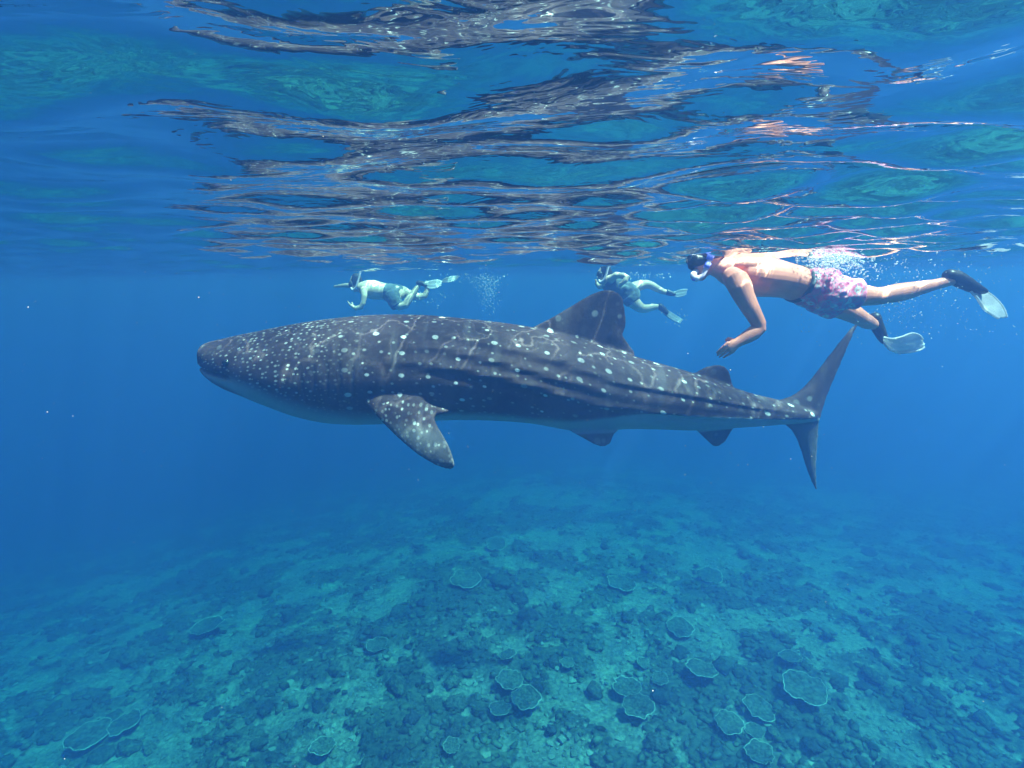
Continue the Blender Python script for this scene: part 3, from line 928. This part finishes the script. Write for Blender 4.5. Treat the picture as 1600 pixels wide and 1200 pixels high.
def build_snorkeler():
    Y0 = 3.45
    org = at(1230, 435, Y0)
    root = empty('person', org)
    tag(root, 'snorkeler in pink floral shorts, black mask and white fins, close above the shark tail', 'person')
    P = lambda x, y, d=0.0: at(x, y, Y0 + d)
    s = Shell()
    # head, jaw, neck
    s.loft([(P(1095, 431), .036, .036), (P(1097, 424), .062, .055), (P(1100, 414), .083, .068), (P(1104, 403), .095, .076), (P(1108, 392), .095, .077), (P(1110, 382), .080, .068), (P(1111, 376), .05, .045)], (0, 1, 0), 24, .7)
    s.loft([(P(1103, 408), .065, .06), (P(1114, 413), .066, .062), (P(1126, 418), .072, .075), (P(1140, 424), .09, .11)], (0, 1, 0), 20, .3)
    s.ball(P(1082, 417), .022, .018, .02); s.ball(P(1110, 404, -.078), .018, .012, .03); s.ball(P(1110, 404, .078), .018, .012, .03)
    # torso
    s.loft([(P(1138, 424), .085, .11), (P(1150, 427), .108, .175), (P(1166, 430), .122, .195), (P(1188, 433), .130, .190), (P(1210, 435), .122, .172), (P(1230, 439), .113, .155),
            (P(1250, 445), .112, .158), (P(1272, 452), .118, .172), (P(1292, 459), .112, .168), (P(1304, 464), .08, .14)], (0, 1, 0), 30, .4)
    # shoulder blade, pectoral, glutes give the back its relief
    s.ball(P(1172, 415, -.10), .10, .07, .05); s.ball(P(1172, 415, .10), .10, .07, .05)
    s.ball(P(1160, 447, -.09), .09, .07, .05); s.ball(P(1160, 447, .09), .09, .07, .05)
    s.ball(P(1286, 442, -.08), .11, .08, .085); s.ball(P(1286, 442, .08), .11, .08, .085)
    # near arm
    a = -.22
    s.loft([(P(1143, 431, a + .08), .06, .06), (P(1151, 438, a), .072, .068), (P(1157, 449, a - .02), .071, .062), (P(1163, 464, a - .03), .062, .054), (P(1172, 481, a - .04), .054, .048), (P(1180, 495, a - .04), .047, .044), (P(1186, 507, a - .04), .043, .042)], (0, 1, 0), 20, .5)
    s.loft([(P(1185, 503, a - .04), .043, .042), (P(1186, 513, a - .04), .043, .041), (P(1178, 520, a - .045), .046, .041), (P(1168, 526, a - .05), .042, .037), (P(1158, 532, a - .055), .034, .030), (P(1150, 536.5, a - .06), .029, .023)], (0, 1, 0), 18, .4)
    hand(s, P, 1150, 536.5, a - .06)
    # far arm folded back along the far flank
    s.loft([(P(1150, 436, .18), .06, .06), (P(1166, 446, .24), .058, .054), (P(1190, 452, .27), .05, .046), (P(1206, 452, .27), .043, .042), (P(1222, 446, .23), .041, .038), (P(1236, 440, .19), .03, .026)], (0, 1, 0), 16, .5)
    for k in range(4):
        s.loft([(P(1236, 437 + 2.2 * k, .19), .011, .011), (P(1243, 437 + 2.2 * k, .175), .010, .010), (P(1250 - abs(k - 1.5), 438 + 2.2 * k, .17), .008, .008)], (0, 1, 0), 8, .6)
    s.loft([(P(1234, 444, .18), .012, .012), (P(1240, 448, .165), .009, .009)], (0, 1, 0), 8, .6)
    # near (straight) leg
    n = -.10
    s.loft([(P(1288, 455, n), .105, .095), (P(1312, 459, n), .094, .088), (P(1335, 461, n), .078, .076), (P(1356, 462, n), .064, .064), (P(1370, 463, n), .057, .058), (P(1384, 461, n), .055, .056), (P(1402, 457.5, n), .060, .058),
            (P(1418, 454.5, n), .056, .053), (P(1440, 449.5, n), .044, .042), (P(1460, 445, n), .035, .033), (P(1476, 441, n), .033, .034), (P(1488, 437, n), .035, .036)], (0, 1, 0), 20, .4)
    s.loft([(P(1484, 432, n), .035, .035), (P(1500, 439, n), .033, .04), (P(1518, 448, n), .022, .042)], (0, 1, 0), 14, .5)
    # far (bent) leg: knee forward-down, shin running away from the camera
    s.loft([(P(1286, 464, .10), .10, .09), (P(1304, 474, .11), .088, .083), (P(1322, 484, .13), .072, .072), (P(1336, 492, .16), .060, .06), (P(1346, 498, .22), .054, .056), (P(1355, 503, .30), .052, .052),
            (P(1362, 506, .37), .042, .042), (P(1367, 508, .42), .036, .036)], (0, 1, 0), 18, .5)
    s.loft([(P(1367, 501, .42), .036, .036), (P(1372, 512, .42), .034, .04), (P(1378, 527, .42), .024, .043)], (0, 1, 0), 14, .5)
    add_obj('body', s.fuse('body', .0042, org, 5), M_SKIN, root)
    # shorts
    q = Shell()
    q.loft([(P(1247, 443.5), .122, .168), (P(1262, 448), .128, .178), (P(1280, 453), .134, .186), (P(1298, 459), .120, .182), (P(1306, 463), .085, .15)], (0, 1, 0), 30, .12)
    q.ball(P(1285, 442, -.08), .125, .095, .1); q.ball(P(1285, 442, .08), .125, .095, .1)
    q.loft([(P(1280, 455, n), .118, .108), (P(1300, 458, n), .114, .106), (P(1320, 459, n), .104, .1), (P(1339, 460, n), .098, .098)], (0, 1, 0), 22, .1)
    q.loft([(P(1278, 462, .10), .112, .105), (P(1292, 470, .11), .106, .1), (P(1306, 478, .12), .098, .096)], (0, 1, 0), 22, .1)
    sm = q.fuse('swim_shorts', .007, org, 2); wrinkle(sm, .014, 16); 
    add_obj('swim_shorts', sm, M_SHORTS, root)
    add_obj('waistband', Shell().loft([(P(1245.5, 443), .1245, .1705), (P(1250.5, 444.5), .1255, .172)], (0, 1, 0), 32, .05).mesh('waistband', org), M_DARKC, root)
    # hair (mostly above the water)
    h = Shell(); h.loft([(P(1112, 391), .088, .080), (P(1113, 386), .094, .083), (P(1113, 380), .08, .07), (P(1113, 374), .05, .045)], (0, 1, 0), 20, .6)
    add_obj('hair', h.fuse('hair', .007, org, 2), M_HAIR, root)
    # mask
    mk = empty('diving_mask', (0, 0, 0)); mk.parent = root
    sk = Shell()
    sk.loft([(P(1078.5, 405), .040, .066), (P(1083, 406), .047, .076), (P(1090, 406.5), .050, .080), (P(1097, 406.5), .046, .081)], (0, 1, 0), 24, .15)
    sk.loft([(P(1081, 410), .03, .022), (P(1081, 417), .026, .024), (P(1084, 420), .018, .02)], (0, 1, 0), 12, .5)
    add_obj('skirt', sk.fuse('skirt', .006, org, 2), M_RUB, mk)
    ln = Shell().loft([(P(1076.6, 404.5), .033, .056), (P(1077.8, 404.8), .035, .058)], (0, 1, 0), 20, .05)
    add_obj('lens', ln.mesh('lens', org), M_GLASS, mk)
    V, Fs = [], []
    pts = [(P(1100, 406).x, P(1100, 406).z)]
    cc = P(1107, 402.5); k = 28
    for i in range(k + 1):
        t = math.radians(-118 + 236 * i / k)
        for dz in (-.012, .012):
            for rr in (0, .004):
                V.append(Vector((cc.x + (0.101 + rr) * math.cos(t), cc.y + (0.083 + rr) * math.sin(t), cc.z + dz + 0.02 * math.cos(t))) - org)
    for i in range(k):
        b = i * 4
        for u, w in ((0, 1), (1, 3), (3, 2), (2, 0)):
            Fs.append((b + u, b + w, b + 4 + w, b + 4 + u))
    add_obj('strap', mesh_from('strap', V, Fs), M_RUB, mk)
    # snorkel: mouthpiece, J bend, tube, lilac clips
    sn = empty('snorkel', (0, 0, 0)); sn.parent = root
    e = -.095
    jb = smooth_path([P(1088, 424, -.03), P(1084.5, 427, -.05), P(1083.5, 431, -.07), P(1086, 434.5, -.085), P(1091, 435, e)], 4)
    add_obj('mouthpiece', tube(jb, [.017, .018] + [.02] * (len(jb) - 3) + [.019], 'mouthpiece', org, 14, (.3, .2, 1)), M_PINKP, sn)
    tb = smooth_path([P(1091, 435, e), P(1097, 431.5, e), P(1101, 425, e), P(1104, 418, e), P(1108, 408, e), P(1113, 394, e), P(1119, 374, e), P(1126, 348, e)], 4)
    add_obj('tube', tube(tb, .0155, 'tube', org, 14), M_TUBE, sn)
    add_obj('purge_cap', Shell().ball(P(1086, 436.5, -.085), .022, .02, .012).mesh('purge_cap', org), M_LILAC, sn)
    add_obj('collar', Shell().loft([(P(1103, 418.5, e), .0195, .0195), (P(1107, 410.5, e), .0195, .0195)], (0, 1, 0), 14, .1).mesh('collar', org), M_LILAC, sn)
    c0, c1 = P(1108, 406, e), P(1112, 396.5, e)
    add_obj('clip', Shell().loft([(c0, .023, .017), (c1, .023, .017)], (0, 1, 0), 14, .08).mesh('clip', org), M_LILAC, sn)
    # fins
    dive_fin(root, org, [(P(1483, 430, n), .040, .042), (P(1493, 434, n), .050, .046), (P(1506, 441, n), .045, .052), (P(1520, 449, n), .035, .056), (P(1532, 455, n), .022, .058)],
             [(P(1533, 452, n + .05), P(1517, 456, n - .03)), (P(1547, 459, n + .06), P(1527, 467, n - .05)), (P(1559, 469, n + .06), P(1536, 482, n - .06)), (P(1568, 481, n + .05), P(1548, 491, n - .06)), (P(1573, 495, n + .04), P(1559, 497, n - .04))], M_BLADE, nrm=(.6, .5, .6))
    dive_fin(root, org, [(P(1367, 496, .40), .042, .044), (P(1369, 506, .40), .046, .046), (P(1374, 517, .40), .040, .05), (P(1379, 528, .40), .028, .052), (P(1383, 535, .40), .018, .052)],
             [(P(1381, 527, .34), P(1382, 538, .36)), (P(1394, 529, .32), P(1391, 547, .36)), (P(1408, 526, .33), P(1406, 552, .38)), (P(1424, 520, .35), P(1428, 550, .40)), (P(1436, 523, .37), P(1440, 546, .42)), (P(1441, 529, .38), P(1444, 543, .43))], M_BLADE, nrm=(.1, -.8, .5))

def hand(s, P, wx, wy, d):
    """left hand, fingers pointing to the lower left, back of the hand to the camera"""
    fx, fy = -0.80, 0.60           # along the fingers in the picture plane
    qx, qy = 0.60, 0.80            # across the palm, towards the little finger
    s.loft([(P(wx + 2, wy - 1, d), .029, .023), (P(wx - 3, wy + 2.2, d), .034, .022), (P(wx - 7.5, wy + 5.4, d), .040, .020), (P(wx - 11.5, wy + 8.2, d), .041, .017)], (0, 1, 0), 18, .45)
    for k, (ln, sp) in enumerate(((20.0, 0), (22.0, 0), (20.5, 0), (16.0, 0))):
        o = (k - 1.5) * 5.3
        bx, by = wx - 10.5 + qx * o, wy + 7.4 + qy * o
        conv = -0.25 * (k - 1.5)
        pts = []
        for t, dd, r in ((-.15, .0, .0092), (.2, -.003, .009), (.5, .004, .0082), (.78, .016, .0075), (1.0, .03, .0062)):
            pts.append((P(bx + fx * ln * t + qx * conv * ln * .25 * t, by + fy * ln * t + qy * conv * ln * .25 * t, d + dd + .004 * (k - 1.5)), r, r))
        s.loft(pts, (0, 1, 0), 10, .7)
    # thumb leaves the palm near the wrist, on the upper side, tucked forward
    s.loft([(P(wx - 3, wy - 1, d + .012), .018, .018), (P(wx - 7.5, wy - 6, d + .024), .0145, .0145), (P(wx - 12, wy - 7.5, d + .034), .0125, .0125), (P(wx - 15.5, wy - 4.5, d + .038), .0095, .0095)], (0, 1, 0), 12, .7)
build_snorkeler()

def build_far_left():
    Y0 = 8.6
    org = at(600, 455, Y0)
    root = empty('person', org)
    tag(root, 'distant snorkeler in dark shorts with knees drawn up, hazy and small above the shark back', 'person', 'distant snorkelers')
    P = lambda x, y, d=0.0: at(x, y, Y0 + d)
    s = Shell()
    s.loft([(P(556, 452), .05, .05), (P(555, 446), .085, .07), (P(555, 440), .095, .075), (P(555, 434), .07, .06)], (0, 1, 0), 18, .7)
    s.loft([(P(556, 446), .06, .06), (P(566, 449), .07, .09)], (0, 1, 0), 14, .3)
    s.loft([(P(563, 449), .09, .12), (P(572, 451), .14, .19), (P(585, 453), .16, .19), (P(598, 455), .14, .165), (P(610, 457), .135, .165), (P(620, 459), .13, .165), (P(627, 462), .09, .13)], (0, 1, 0), 22, .4)
    # near arm down and forward, hand
    s.loft([(P(568, 452, -.2), .06, .06), (P(569, 463, -.26), .05, .05), (P(567, 474, -.28), .043, .043), (P(564, 480, -.28), .042, .04), (P(556, 482, -.28), .04, .036), (P(549, 478, -.28), .028, .024)], (0, 1, 0), 14, .5)
    for k in range(4):
        s.loft([(P(549.5 + .5 * k, 477.5 + .8 * k, -.28), .014, .014), (P(545.5 + .3 * k, 473.5 + 1.1 * k, -.28), .012, .012), (P(543 + .4 * k, 470 + 1.2 * k, -.27), .009, .009)], (0, 1, 0), 8, .6)
    s.loft([(P(551, 476, -.26), .014, .014), (P(550, 472, -.24), .011, .011)], (0, 1, 0), 8, .6)
    # far arm stretched ahead at the surface
    s.loft([(P(566, 449, .2), .055, .055), (P(553, 446, .26), .046, .046), (P(540, 446, .28), .04, .038), (P(529, 447, .28), .028, .024)], (0, 1, 0), 12, .5)
    for k in range(4):
        s.loft([(P(529, 446 + .8 * k, .28), .013, .013), (P(524, 446 + .8 * k, .28), .011, .011), (P(521 + abs(k - 1.5), 446.3 + .8 * k, .28), .009, .009)], (0, 1, 0), 8, .6)
    # legs
    s.loft([(P(612, 459, -.1), .12, .1), (P(618, 470, -.14), .1, .092), (P(626, 479, -.18), .075, .075), (P(634, 476, -.18), .062, .062), (P(640, 466, -.16), .062, .058), (P(648, 455, -.13), .048, .046), (P(655, 445, -.1), .036, .036)], (0, 1, 0), 16, .5)
    s.loft([(P(616, 455, .1), .12, .1), (P(630, 456, .14), .095, .09), (P(642, 461, .18), .075, .073), (P(656, 464, .2), .062, .06), (P(664, 462, .2), .055, .055), (P(667, 455, .2), .046, .046), (P(668, 449, .2), .036, .036)], (0, 1, 0), 16, .5)
    add_obj('body', s.fuse('body', .010, org, 4), M_SKIN2, root)
    q = Shell()
    q.loft([(P(603, 456), .150, .182), (P(614, 458), .150, .185), (P(624, 461), .12, .17)], (0, 1, 0), 22, .12)
    q.loft([(P(611, 459, -.1), .135, .118), (P(616, 469, -.14), .122, .112), (P(621, 478, -.17), .11, .1)], (0, 1, 0), 18, .15)
    q.loft([(P(616, 455, .1), .13, .115), (P(628, 456, .14), .112, .105)], (0, 1, 0), 18, .15)
    sm = q.fuse('swim_shorts', .012, org, 2); wrinkle(sm, .014, 14)
    add_obj('swim_shorts', sm, M_DARKC, root)
    h = Shell().loft([(P(557, 444), .085, .082), (P(557, 438), .1, .084), (P(557, 432), .075, .07)], (0, 1, 0), 16, .6)
    add_obj('hair', h.mesh('hair', org), M_HAIR, root)
    add_obj('diving_mask', Shell().loft([(P(547, 444), .05, .07), (P(551, 444.5), .062, .08)], (0, 1, 0), 18, .3).mesh('diving_mask', org), M_RUB, root)
    add_obj('snorkel', tube(smooth_path([P(549, 450, -.06), P(551, 453, -.09), P(556, 449, -.1), P(560, 436, -.1), P(564, 418, -.1)], 4), .017, 'snorkel', org, 10), M_PINKP, root)
    dive_fin(root, org, [(P(654, 442, -.1), .045, .048), (P(660, 443, -.1), .042, .052), (P(666, 446, -.1), .03, .055)],
             [(P(664, 441, -.1), P(665, 448, -.12)), (P(674, 438, -.1), P(673, 451, -.14)), (P(684, 437, -.1), P(682, 450, -.14)), (P(691, 440, -.1), P(689, 446, -.12))], M_BLADE, nrm=(0, -.8, .5))
    dive_fin(root, org, [(P(667, 447, .2), .045, .048), (P(674, 444, .2), .042, .052), (P(682, 441, .2), .03, .055)],
             [(P(690, 439, .2), P(691, 441, .2)), (P(697, 434, .2), P(699, 441, .18)), (P(709, 431.5, .2), P(708, 439, .18)), (P(718, 431.5, .2), P(715, 435, .19))], M_BLADE, nrm=(0, -.8, .5))

def build_far_right():
    Y0 = 7.6
    org = at(975, 450, Y0)
    root = empty('person', org)
    tag(root, 'distant snorkeler in a dark vest kicking behind the dorsal fin, long legs trailing right', 'person', 'distant snorkelers')
    P = lambda x, y, d=0.0: at(x, y, Y0 + d)
    s = Shell()
    s.loft([(P(940, 440), .05, .05), (P(941, 434), .085, .07), (P(943, 428), .098, .076), (P(944, 421), .07, .06)], (0, 1, 0), 18, .7)
    s.loft([(P(943, 434), .06, .06), (P(950, 438), .07, .09)], (0, 1, 0), 14, .3)
    s.loft([(P(947, 436), .09, .12), (P(953, 441), .14, .19), (P(962, 447), .16, .19), (P(971, 452), .135, .165), (P(979, 457), .13, .165), (P(986, 463), .12, .165), (P(990, 468), .09, .13)], (0, 1, 0), 22, .4)
    # near arm: elbow up and back, hand on the chest
    s.loft([(P(954, 437, -.18), .06, .06), (P(963, 430, -.24), .05, .05), (P(974, 431, -.3), .044, .044), (P(980, 433, -.32), .042, .042), (P(977, 438, -.34), .04, .038), (P(972, 443, -.34), .028, .025)], (0, 1, 0), 14, .5)
    for k in range(4):
        s.loft([(P(971.5 + k, 443, -.34), .013, .013), (P(969 + 1.1 * k, 446, -.33), .012, .012), (P(967.5 + 1.1 * k, 448.5 - .4 * abs(k - 1.5), -.32), .009, .009)], (0, 1, 0), 8, .6)
    s.loft([(P(970, 442, -.34), .013, .013), (P(966.5, 443.5, -.34), .01, .01)], (0, 1, 0), 8, .6)
    # far arm reaching forward
    s.loft([(P(952, 439, .18), .055, .055), (P(944, 446, .25), .046, .046), (P(936, 448, .3), .042, .04), (P(932, 443, .3), .028, .025)], (0, 1, 0), 12, .5)
    for k in range(4):
        s.loft([(P(931 + .8 * k, 442.5, .3), .013, .013), (P(930 + .8 * k, 439, .3), .011, .011), (P(929.5 + .7 * k, 436.5, .3), .009, .009)], (0, 1, 0), 8, .6)
    # legs
    s.loft([(P(981, 459, .1), .12, .1), (P(991, 449.5, .12), .09, .09), (P(1001, 445.5, .12), .078, .076), (P(1011, 444, .12), .064, .064), (P(1018, 446, .12), .058, .058), (P(1027, 451, .12), .052, .05), (P(1036, 455.5, .12), .042, .04), (P(1044, 457.5, .12), .034, .034)], (0, 1, 0), 16, .5)
    s.loft([(P(986, 465, -.1), .12, .1), (P(991, 473, -.12), .095, .092), (P(998, 479, -.13), .078, .076), (P(1004, 482, -.13), .066, .066), (P(1012, 482, -.13), .058, .057), (P(1020, 480, -.13), .05, .048), (P(1030, 479, -.13), .036, .035)], (0, 1, 0), 16, .5)
    add_obj('body', s.fuse('body', .010, org, 4), M_SKIN2, root)
    v = Shell().loft([(P(949, 438), .12, .16), (P(954, 441.5), .156, .205), (P(962, 447), .176, .205), (P(971, 452), .152, .182), (P(979, 457), .146, .18), (P(986, 463), .138, .18)], (0, 1, 0), 22, .12)
    vm = v.fuse('vest', .012, org, 2); wrinkle(vm, .012, 12); add_obj('vest', vm, M_DARKC, root)
    q = Shell().loft([(P(981, 458.5), .150, .188), (P(987, 464), .146, .186), (P(990, 468), .12, .16)], (0, 1, 0), 20, .12)
    q.loft([(P(984, 464, -.1), .135, .115), (P(990, 472, -.12), .115, .108)], (0, 1, 0), 16, .1)
    q.loft([(P(982, 458, .1), .13, .115), (P(991, 450, .12), .108, .105)], (0, 1, 0), 16, .1)
    qm = q.fuse('swim_shorts', .012, org, 2); wrinkle(qm, .01, 14); add_obj('swim_shorts', qm, M_DARKC, root)
    add_obj('hair', Shell().loft([(P(945, 432), .09, .082), (P(946, 425), .105, .085), (P(946, 419), .08, .07)], (0, 1, 0), 16, .6).mesh('hair', org), M_HAIR, root)
    add_obj('diving_mask', Shell().loft([(P(934.5, 428.5), .05, .07), (P(938.5, 429), .062, .08)], (0, 1, 0), 18, .3).mesh('diving_mask', org), M_RUB, root)
    add_obj('snorkel', tube(smooth_path([P(936, 438, -.06), P(938, 441, -.09), P(944, 436, -.1), P(949, 422, -.1), P(953, 403, -.1)], 4), .017, 'snorkel', org, 10), M_PINKP, root)
    dive_fin(root, org, [(P(1043, 456.5, .12), .045, .05), (P(1048, 458.5, .12), .042, .055), (P(1053, 459.5, .12), .03, .06)],
             [(P(1051, 457, .12), P(1051, 462, .1)), (P(1059, 454, .12), P(1058, 464, .09)), (P(1067, 452, .12), P(1066, 463, .09)), (P(1074, 452, .12), P(1072, 460, .1))], M_BLADE2, nrm=(0, -.8, .5))
    dive_fin(root, org, [(P(1031, 479, -.13), .048, .05), (P(1036, 483, -.13), .048, .055), (P(1041, 488, -.13), .035, .06)],
             [(P(1042, 484, -.13), P(1037, 490, -.15)), (P(1050, 489, -.13), P(1046, 497, -.16)), (P(1058, 494, -.13), P(1055, 502, -.16)), (P(1067, 500, -.13), P(1063, 505, -.15))], M_BLADE2, nrm=(0, -.6, .8))
build_far_left()
build_far_right()

# ------------------------------------------------------------------ bubbles and floating specks
def balls(name, pts, rad, mat, sub=1):
    v0, f0 = ico(sub); f0 = np.array(f0)
    pts, rad = np.array(pts), np.array(rad)
    n = len(pts)
    V = (v0[None] * rad[:, None, None] + pts[:, None, :]).reshape(-1, 3)
    Fa = (f0[None] + (np.arange(n) * len(v0))[:, None, None]).reshape(-1, 3)
    me = bpy.data.meshes.new(name)
    me.vertices.add(len(V)); me.vertices.foreach_set('co', V.astype(np.float32).ravel())
    me.loops.add(Fa.size); me.loops.foreach_set('vertex_index', Fa.ravel().astype(np.int32))
    me.polygons.add(len(Fa)); me.polygons.foreach_set('loop_start', np.arange(0, Fa.size, 3, dtype=np.int32))
    me.update(calc_edges=True); me.polygons.foreach_set('use_smooth', np.ones(len(Fa), dtype=bool))
    return tag(add_obj(name, me, mat), kind='stuff')
def bubble_mat():
    m = NT('bubble')
    p = m.principled((0.85, 0.87, 0.88), 0.2, 0.8)
    t = m.n('BsdfTransparent'); lw = m.n('LayerWeight'); lw.inputs['Blend'].default_value = 0.45
    mx = m.n('MixShader'); m.l(m.math('ADD', m.math('MULTIPLY', lw.outputs['Facing'], 0.6), 0.3, clamp=True), mx.inputs[0])
    m.l(t.outputs[0], mx.inputs[1]); m.l(p.outputs[0], mx.inputs[2]); m.l(mx.outputs[0], m.out.inputs['Surface'])
    return m.m
M_BUB = bubble_mat()
M_SPECK = simple('speck', (0.5, 0.46, 0.42), 0.6, 0.3, 0.2, 10)
def scatter(clusters):
    pts, rad = [], []
    for cx, cy, sx, sy, Y, sY, n, r0, r1 in clusters:
        k = 0
        while k < n:
            p = at(random.gauss(cx, sx), random.gauss(cy, sy), Y + random.gauss(0, sY))
            k += 1
            if p.z > -0.03: continue
            pts.append(p[:]); rad.append(r0 + (r1 - r0) * random.random() ** 3)
    return pts, rad
balls('air_bubbles', *scatter([(1420, 430, 70, 22, 3.55, .25, 420, .0012, .006), (1320, 415, 30, 12, 3.45, .15, 420, .0015, .007), (1300, 404, 24, 9, 3.35, .12, 1500, .0015, .008), (1440, 500, 60, 35, 3.55, .3, 260, .001, .0045),
                               (1262, 510, 14, 20, 3.55, .1, 60, .001, .0045), (1400, 480, 25, 15, 3.55, .1, 80, .0015, .006), (1560, 480, 40, 60, 3.0, .4, 60, .001, .003), (1066, 405, 6, 4, 3.35, .1, 30, .001, .003)]), M_BUB)
balls('bubble_plume', *scatter([(757, 440, 14, 7, 8.6, .1, 240, .003, .012), (764, 460, 7, 12, 8.6, .08, 300, .003, .012), (730, 434, 25, 4, 8.6, .15, 160, .003, .012), (665, 467, 20, 8, 8.5, .15, 90, .003, .012), (1055, 500, 9, 8, 7.5, .1, 60, .003, .01), (1000, 432, 30, 4, 7.6, .2, 120, .003, .012)]), M_BUB)
def specks():
    pts, rad = [], []
    for _ in range(1100):
        Y = 0.35 + 4.5 * random.random() ** 1.2
        p = at(random.uniform(-60, 1660), random.uniform(-40, 1240) if random.random() < .5 else random.uniform(380, 760), Y)
        if p.z > -0.04: continue
        pts.append(p[:]); rad.append(Y * 0.00022 + 0.0005 * random.random() ** 2.5)
    balls('floating_specks', pts, rad, M_SPECK)
specks()
